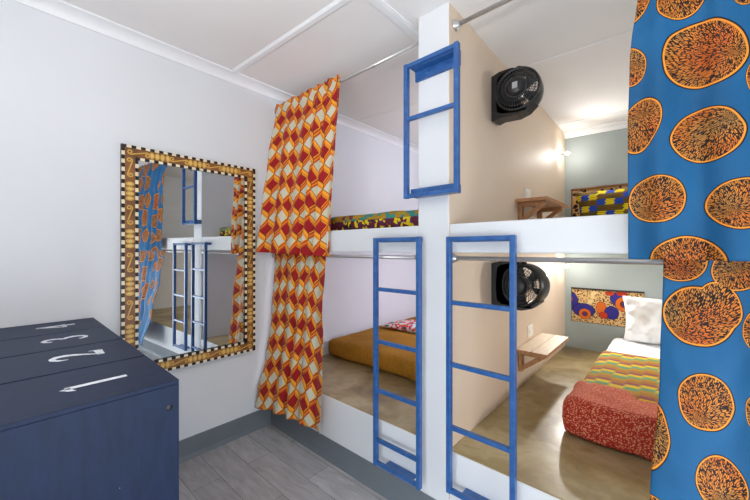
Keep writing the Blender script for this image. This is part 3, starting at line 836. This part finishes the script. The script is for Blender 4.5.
# ---------------------------------------------------------------- shelves, outlets, lamps
def shelf(z, label):
    t = thing('wall_shelf', label, 'shelf', (XP1, 2.67, z), 'small wooden wall shelves')
    X0, X1, Y0, Y1 = XP1, -.608, 2.368, 2.975
    bm = BM(); n = 2; w = (X1-X0)/n
    for k in range(n): box(bm, X0+.001+k*w+.0008, X0+(k+1)*w-.0008, Y0, Y1, z-.022, z, .002)
    top = obj('shelf_board', bm, [M['pine'], M['pine_edge']], t)
    for f in top.data.polygons:
        if abs(f.normal.z) < .5 or f.normal.z < 0: f.material_index = 1
    for y in (2.42, 2.86):
        bm = BM(); box(bm, X0+.001, X0+.028, y, y+.045, z-.165, z-.022, .002)
        box(bm, X0+.028, X1-.03, y+.004, y+.041, z-.05, z-.022, .002)
        a = Vector((X0+.02, 0, z-.145)); b = Vector((X1-.045, 0, z-.04)); d = (b-a).normalized(); nn = Vector((-d.z, 0, d.x))*.014
        vs = [bm.verts.new((p.x, yy, p.z)) for yy in (y+.008, y+.037) for p in (a-nn, b-nn, b+nn, a+nn)]
        for q in ((0, 1, 2, 3), (7, 6, 5, 4), (0, 4, 5, 1), (1, 5, 6, 2), (2, 6, 7, 3), (3, 7, 4, 0)): bm.faces.new([vs[i] for i in q])
        obj('bracket', bm, M['pine_edge'], t)
    return t
sh = shelf(.706, 'pale wooden wall shelf beside the lower bed, low over the screed platform')
dup(sh, (XP1, 2.67, 1.742), 'brown wooden wall shelf seen from below in the upper right bunk')
def outlet(y, z, label):
    t = thing('wall_outlet', label, 'outlet', (XP1, y, z), 'white wall outlets')
    bm = BM(); box(bm, XP1, XP1+.008, y-.06, y+.06, z-.04, z+.045, .003); pl = obj('face_plate', bm, M['plug'], t)
    bm = BM(); box(bm, XP1+.008, XP1+.013, y-.045, y-.015, z-.015, z+.02, .002); obj('switch', bm, M['plug'], t)
    return t
ot = outlet(2.68, .775, 'white wall outlet just above the lower wooden shelf')
dup(ot, (XP1, 2.62, 1.80), 'white wall outlet just above the upper wooden shelf')
def lamp(z, label):
    y = 3.60; t = thing('wall_lamp', label, 'lamp', (XP1, y, z), 'small reading lamps')
    bm = BM(); lathe(bm, [(0, .001), (.022, .001), (.022, .008), (.010, .012), (.006, .014), (.006, .03), (0, .03)], (XP1, y, z), (1, 0, 0), 20); obj('base', bm, M['plug'], t)
    bm = BM(); tube(bm, [(XP1+.028, y, z), (XP1+.042, y, z)], [.009, .010], 16); obj('lamp_holder', bm, M['plug'], t)
    bm = BM(); lathe(bm, [(0, .036), (.010, .034), (.016, .024), (.015, .010), (.009, 0)], (XP1+.042, y, z), (1, 0, 0), 16); obj('bulb', bm, M['lampglow'], t)
    return t
la = lamp(2.312, 'small lit reading lamp on the wall corner in the upper right bunk')
dup(la, (XP1, 3.60, 1.236), 'small lit reading lamp on the wall corner under the ledge in the lower right bunk')

# niche panels on the far wall
t = thing('fabric_panel', 'purple and orange flower print panel in the grey wall niche above the lower bed', 'wall hanging', ((NX0+NX1)/2, YB+.02, .68))
bm = BM()
box(bm, NX0+.004, NX1-.004, YB+.012, YB+.020, .684, 1.004); obj('cloth', bm, M['floral'], t)
bm = BM(); box(bm, NX0+.001, NX1+.0-.001, YB-.004, YB+.012, 1.004, 1.019, .002); obj('top_rail', bm, M['ebony'], t)
t = thing('fabric_panel', 'ochre and black print panel in the grey wall niche behind the blue and yellow bedding', 'wall hanging', ((NX0+NX1)/2, YB+.02, 1.67))
bm = BM(); box(bm, NX0+.004, NX1-.004, YB+.012, YB+.020, 1.674, 1.982); obj('cloth', bm, M['ochreprint'], t)
bm = BM(); box(bm, NX0+.001, NX1-.001, YB-.004, YB+.012, 1.982, 1.998, .002); box(bm, NX0+.001, NX0+.013, YB-.004, YB+.012, 1.672, 1.981, .002); obj('top_rail', bm, M['frame_brown'], t)

# ---------------------------------------------------------------- bedding
def soft(x0, x1, y0, y1, z0, z1, r=.04, amp=.006, fr=6, cell=.035, seed=0, sag=0, drop=None):
    """rounded, subdivided, slightly lumpy block"""
    bm = BM(); nx = max(2, int((x1-x0)/cell)); ny = max(2, int((y1-y0)/cell)); nz = max(4, int((z1-z0)/.02))
    cx, cy, cz = (x0+x1)/2, (y0+y1)/2, (z0+z1)/2; hx, hy, hz = (x1-x0)/2, (y1-y0)/2, (z1-z0)/2
    cache = {}
    def V(i, j, k):
        if (i, j, k) in cache: return cache[(i, j, k)]
        p = Vector((-hx+2*hx*i/nx, -hy+2*hy*j/ny, -hz+2*hz*k/nz))
        q = Vector((max(-hx+r, min(hx-r, p.x)), max(-hy+r, min(hy-r, p.y)), max(-hz+r, min(hz-r, p.z))))
        d = p-q
        if d.length > 1e-9: p = q + d.normalized()*r
        p += Vector((cx, cy, cz))
        n = noise.noise(p*fr+Vector((seed, 0, 0)))*amp + noise.noise(p*fr*3+Vector((seed, 5, 0)))*amp*.4
        dn = d.normalized() if d.length > 1e-9 else Vector((0, 0, 1 if k == nz else 0))
        p += dn*n
        if k == 0: p.z = max(p.z, z0)
        if k > nz/2: p.z -= sag*(abs(p.x-cx)/hx)**4
        v = bm.verts.new(p); cache[(i, j, k)] = v; return v
    def face(q):
        f = bm.faces.new(q); f.smooth = True
    for i in range(nx):
        for j in range(ny):
            if not (drop and 'b' in drop): face((V(i, j, 0), V(i, j+1, 0), V(i+1, j+1, 0), V(i+1, j, 0)))
            face((V(i, j, nz), V(i+1, j, nz), V(i+1, j+1, nz), V(i, j+1, nz)))
    for i in range(nx):
        for k in range(nz):
            if not (drop and 'f' in drop): face((V(i, 0, k), V(i+1, 0, k), V(i+1, 0, k+1), V(i, 0, k+1)))
            if not (drop and 'r' in drop): face((V(i, ny, k), V(i, ny, k+1), V(i+1, ny, k+1), V(i+1, ny, k)))
    for j in range(ny):
        for k in range(nz):
            face((V(0, j, k), V(0, j, k+1), V(0, j+1, k+1), V(0, j+1, k))); face((V(nx, j, k), V(nx, j+1, k), V(nx, j+1, k+1), V(nx, j, k+1)))
    return bm
def thick(o, t=.004):
    md = o.modifiers.new('Solidify', 'SOLIDIFY'); md.thickness = t; md.offset = 0; return o
def pillow(cx, cy, cz, w, h, d, rot, seed=0, wr=.012, nu=48, nv=48):
    """pillow standing in its local x-z plane, thickness along y; rot = Euler matrix"""
    bm = BM()
    for sgn in (1, -1):
        G = []
        for i in range(nu+1):
            row = []
            for j in range(nv+1):
                a = -1+2*i/nu; b = -1+2*j/nv
                e = max(0, (1-abs(a)**3.0))**.55*max(0, (1-abs(b)**3.0))**.55
                pull = 1-.07*(1-abs(b)**2)*abs(a)**6 ; pull2 = 1-.07*(1-abs(a)**2)*abs(b)**6
                p = Vector((a*w/2*pull, sgn*(d/2*e), b*h/2*pull2))
                q = p*9+Vector((seed, sgn*3, 0)); f = abs(noise.noise(q))-.3; f2 = noise.noise(p*22+Vector((seed, 0, sgn)))
                p.y += sgn*e*(wr*2.2*f + wr*.5*f2)
                row.append(bm.verts.new(Vector((cx, cy, cz)) + rot @ p))
            G.append(row)
        for i in range(nu):
            for j in range(nv):
                f = bm.faces.new((G[i][j], G[i+1][j], G[i+1][j+1], G[i][j+1])); f.smooth = True
    bmesh.ops.remove_doubles(bm, verts=bm.verts, dist=.0008)
    return bm
from mathutils import Euler
# lower right bed
t = thing('mattress', 'single mattress with white fitted sheet on the lower right platform', 'mattress', (0, 2.86, Z_PLAT))
obj('mattress_body', soft(-.41, .42, 1.995, 3.77, Z_PLAT, .596, .045, .006), M['cotton'], t, smooth=True)
o = thick(obj('blanket', soft(-.420, .430, 2.20, 3.19, Z_PLAT+.05, .606, .05, .006, 5, .03, 1, drop='bfr'), M['kente'], smooth=True))
tag(o, 'yellow, green and purple woven kente blanket laid over the middle of the white bed', 'blanket')
def throw_bm():
    bm = soft(-.432, .44, 1.966, 2.335, Z_PLAT+.003, 0.606, .036, .014, 7, .02, 4, drop='br')
    for f in bm.faces:
        c = f.calc_center_median()
        if c.z > .585 and c.y > 2.03: f.material_index = 1  # top faces get the lit copy of the print
    return bm
o = thick(obj('blanket', throw_bm(), [M['red_print'], M['red_print_lit']], smooth=True), .008)
tag(o, 'rust red printed throw folded over the foot of the lower right bed', 'blanket')
o = obj('pillow', pillow(-.02, 3.60, .80, .60, .42, .17, Euler((.28, 0, .05)).to_matrix(), 2, .034), M['cotton'])
tag(o, 'crumpled white pillow standing at the head of the lower bed', 'pillow', 'white pillows of the lower bed')
# lower left bed
t = thing('mattress', 'mattress under a mustard dotted cover on the lower left platform', 'mattress', (-1.75, 2.9, Z_PLAT))
obj('mattress_body', soft(XL+.02, -1.10, 2.0, 3.75, Z_PLAT, .575, .055, .012, 4, .035, 7), M['mustard'], t, smooth=True)
o = obj('pillow', pillow(-1.95, 2.86, .600, .66, .42, .09, Euler((PI/2-.05, 0, .15)).to_matrix(), 5, .008), M['multi'])
tag(o, 'orange, teal and white printed cushion lying on the mustard mattress', 'cushion')
# upper beds
t = thing('mattress', 'mattress in mustard, teal and purple patterned cloth on the upper left ledge', 'mattress', (-1.7, 2.6, Z_S1))
obj('mattress_body', soft(XL+.02, XP0-.02, 1.60, 3.75, Z_S1, 1.632, .03, .008, 4, .035, 9), M['band'], t, smooth=True)
t = thing('mattress', 'white mattress on the upper right ledge under blue checked bedding', 'mattress', (0, 2.75, Z_S1))
obj('mattress_body', soft(-.41, .42, 2.3, 3.77, Z_S1, 1.585, .03, .004), M['cotton'], t, smooth=True)
o = obj('pillow', pillow(-.24, 3.56, 1.745, .86, .36, .24, Euler((.35, 0, 0)).to_matrix(), 8, .01), M['kente_blue'])
tag(o, 'blue, yellow and brown checked pillow at the far end of the upper right bunk', 'pillow')

# added lamps brightening the left bunks, hidden on the far side of the partition
def added_lamp_left(z, label):
    y = 3.0; t = thing('wall_lamp', label, 'lamp', (XP0, y, z), 'small reading lamps')
    bm = BM(); lathe(bm, [(0, .001), (.022, .001), (.022, .008), (.006, .014), (.006, .03), (0, .03)], (XP0, y, z), (-1, 0, 0), 20); obj('base', bm, M['plug'], t)
    bm = BM(); tube(bm, [(XP0-.028, y, z), (XP0-.042, y, z)], [.009, .010], 16); obj('lamp_holder', bm, M['plug'], t)
    bm = BM(); lathe(bm, [(0, .036), (.010, .034), (.016, .024), (.015, .010), (.009, 0)], (XP0-.042, y, z), (-1, 0, 0), 16); obj('bulb', bm, M['lampglow'], t)
added_lamp_left(2.2, 'small added lamp lighting the upper left bunk, unseen behind the partition')
added_lamp_left(1.15, 'small added lamp lighting the lower left bunk, unseen behind the partition')
# added pendant for room light, unseen (behind the camera's left shoulder)
PX, PY, PZ = -.45, -.55, 2.22
t = thing('added_pendant_lamp', 'added round white glass pendant lamp, unseen, lighting the room', 'lamp', (PX, PY, PZ))
bm = BM(); lathe(bm, [(.11*math.sin(PI*k/16), -.11*math.cos(PI*k/16)) for k in range(17)], (PX, PY, PZ), (0, 0, 1), 32); obj('lamp_shade', bm, M['lampglow'], t)
bm = BM(); tube(bm, [(PX, PY, PZ+.10), (PX, PY, zc(PX, PY))], .006, 8); obj('cord', bm, M['trim'], t)

# added side lamps lighting the partition, hidden on the right wall behind the curtains
def added_lamp_side(z, label):
    y = 2.7; t = thing('wall_lamp', label, 'lamp', (XR, y, z), 'small reading lamps')
    bm = BM(); lathe(bm, [(0, .001), (.022, .001), (.022, .008), (.006, .014), (.006, .03), (0, .03)], (XR, y, z), (-1, 0, 0), 20); obj('base', bm, M['plug'], t)
    bm = BM(); lathe(bm, [(0, .036), (.010, .034), (.016, .024), (.015, .010), (.009, 0)], (XR-.035, y, z), (-1, 0, 0), 16); obj('bulb', bm, M['lampglow'], t)
added_lamp_side(2.26, 'small added lamp lighting the upper right bunk, unseen behind the upper blue curtain')
added_lamp_side(1.18, 'small added lamp lighting the lower right bunk, unseen behind the lower blue curtain')
# added floor uplighter to brighten the ceiling, unseen behind the camera
UX, UY = -.55, -.30
t = thing('added_floor_lamp', 'added white uplighter by the lockers, unseen, brightening the ceiling', 'lamp', (UX, UY, 0))
bm = BM(); lathe(bm, [(0, 0), (.13, 0), (.13, .015), (.02, .03), (0, .03)], (UX, UY, 0), (0, 0, 1), 32); obj('base', bm, M['trim'], t)
bm = BM(); tube(bm, [(UX, UY, .03), (UX, UY, 1.64)], .012, 12); obj('pole', bm, M['trim'], t)
bm = BM(); lathe(bm, [(0, 1.64), (.05, 1.645), (.12, 1.68), (.16, 1.73), (.155, 1.73), (.115, 1.685), (.05, 1.655), (0, 1.65)], (UX, UY, 0), (0, 0, 1), 36); obj('lamp_shade', bm, M['trim'], t)

# ---------------------------------------------------------------- lights
def light(name, kind, loc, power, color, **kw):
    d = bpy.data.lights.new(name, kind); d.energy = power; d.color = color
    for k, v in kw.items():
        if k != 'rot': setattr(d, k, v)
    o = bpy.data.objects.new(name, d); COL.objects.link(o); o.location = loc
    if 'rot' in kw: o.rotation_euler = kw['rot']
    return o
def aim(d): return Vector(d).to_track_quat('-Z', 'Y').to_euler()
light('added_door_light', 'AREA', (XR+.11, (GY0+GY1)/2, GZ1/2+.02-.5), 34, (.90, .95, 1.0), shape='RECTANGLE', size=GZ1-1.1, size_y=GY1-GY0, rot=aim((-1, 0, 0)))  # fill light standing in the added side door
light('added_window_light', 'AREA', ((WX0+WX1)/2, YR-.12, (WZ0+WZ1)/2), 40, (.88, .94, 1.0), shape='RECTANGLE', size=WX1-WX0, size_y=WZ1-WZ0, rot=aim((0, 1, 0)))  # fill light standing in the added rear window
light('added_pendant_light', 'POINT', (PX, PY, PZ), 4, (.97, .98, 1), shadow_soft_size=.14)  # light of the added pendant
light('added_uplighter_light', 'AREA', (UX, UY, 1.735), 18, (.97, .97, 1), shape='DISK', size=.26, rot=aim((-.12, .25, 1)))  # ceiling wash from the added uplighter
for z in (2.312, 1.236):
    light('reading_lamp_light', 'POINT', (XP1+.09, 3.60, z), 2.0, (1, .96, .9), shadow_soft_size=.025)
    light('reading_lamp_spot', 'SPOT', (XP1+.10, 3.59, z), 20 if z > 2 else 40, (1, .97, .93), shadow_soft_size=.03, spot_size=2.6, spot_blend=1, rot=aim((.75, -.7, -.25)))
    light('added_side_spot', 'SPOT', (XR-.12, 2.7, z-.05), 24 if z > 2 else 42, (1, .96, .90), shadow_soft_size=.06, spot_size=2.7, spot_blend=1, rot=aim((-1, -.05, -.25)))  # beam of the added side lamp, aimed at the partition
light('reading_lamp_light', 'POINT', (XP0-.11, 3.0, 2.2), 17, (.84, .82, 1), shadow_soft_size=.05)  # cool light of the added upper left lamp
light('reading_lamp_light', 'POINT', (XP0-.11, 3.0, 1.15), 17, (.84, .82, 1), shadow_soft_size=.05)  # cool light of the added lower left lamp
w = bpy.data.worlds.new('world'); S.world = w; w.use_nodes = True
bg = w.node_tree.nodes['Background']; sky = w.node_tree.nodes.new('ShaderNodeTexSky'); sky.sky_type = 'NISHITA'; sky.sun_disc = False; sky.sun_elevation = .8
w.node_tree.links.new(sky.outputs[0], bg.inputs[0]); bg.inputs[1].default_value = .12

# ---------------------------------------------------------------- camera
cam = bpy.data.cameras.new('camera'); cam.sensor_width = 36; cam.lens = 334/750*36; cam.clip_start = .02
co = bpy.data.objects.new('camera', cam); COL.objects.link(co); co.location = (0, 0, 1.39); co.rotation_euler = (PI/2, 0, math.atan2(.665, .747))
S.camera = co
S.view_settings.view_transform = 'Standard'; S.view_settings.look = 'None'; S.view_settings.exposure = 0.1; S.view_settings.gamma = 1; S.view_settings.use_curve_mapping = False
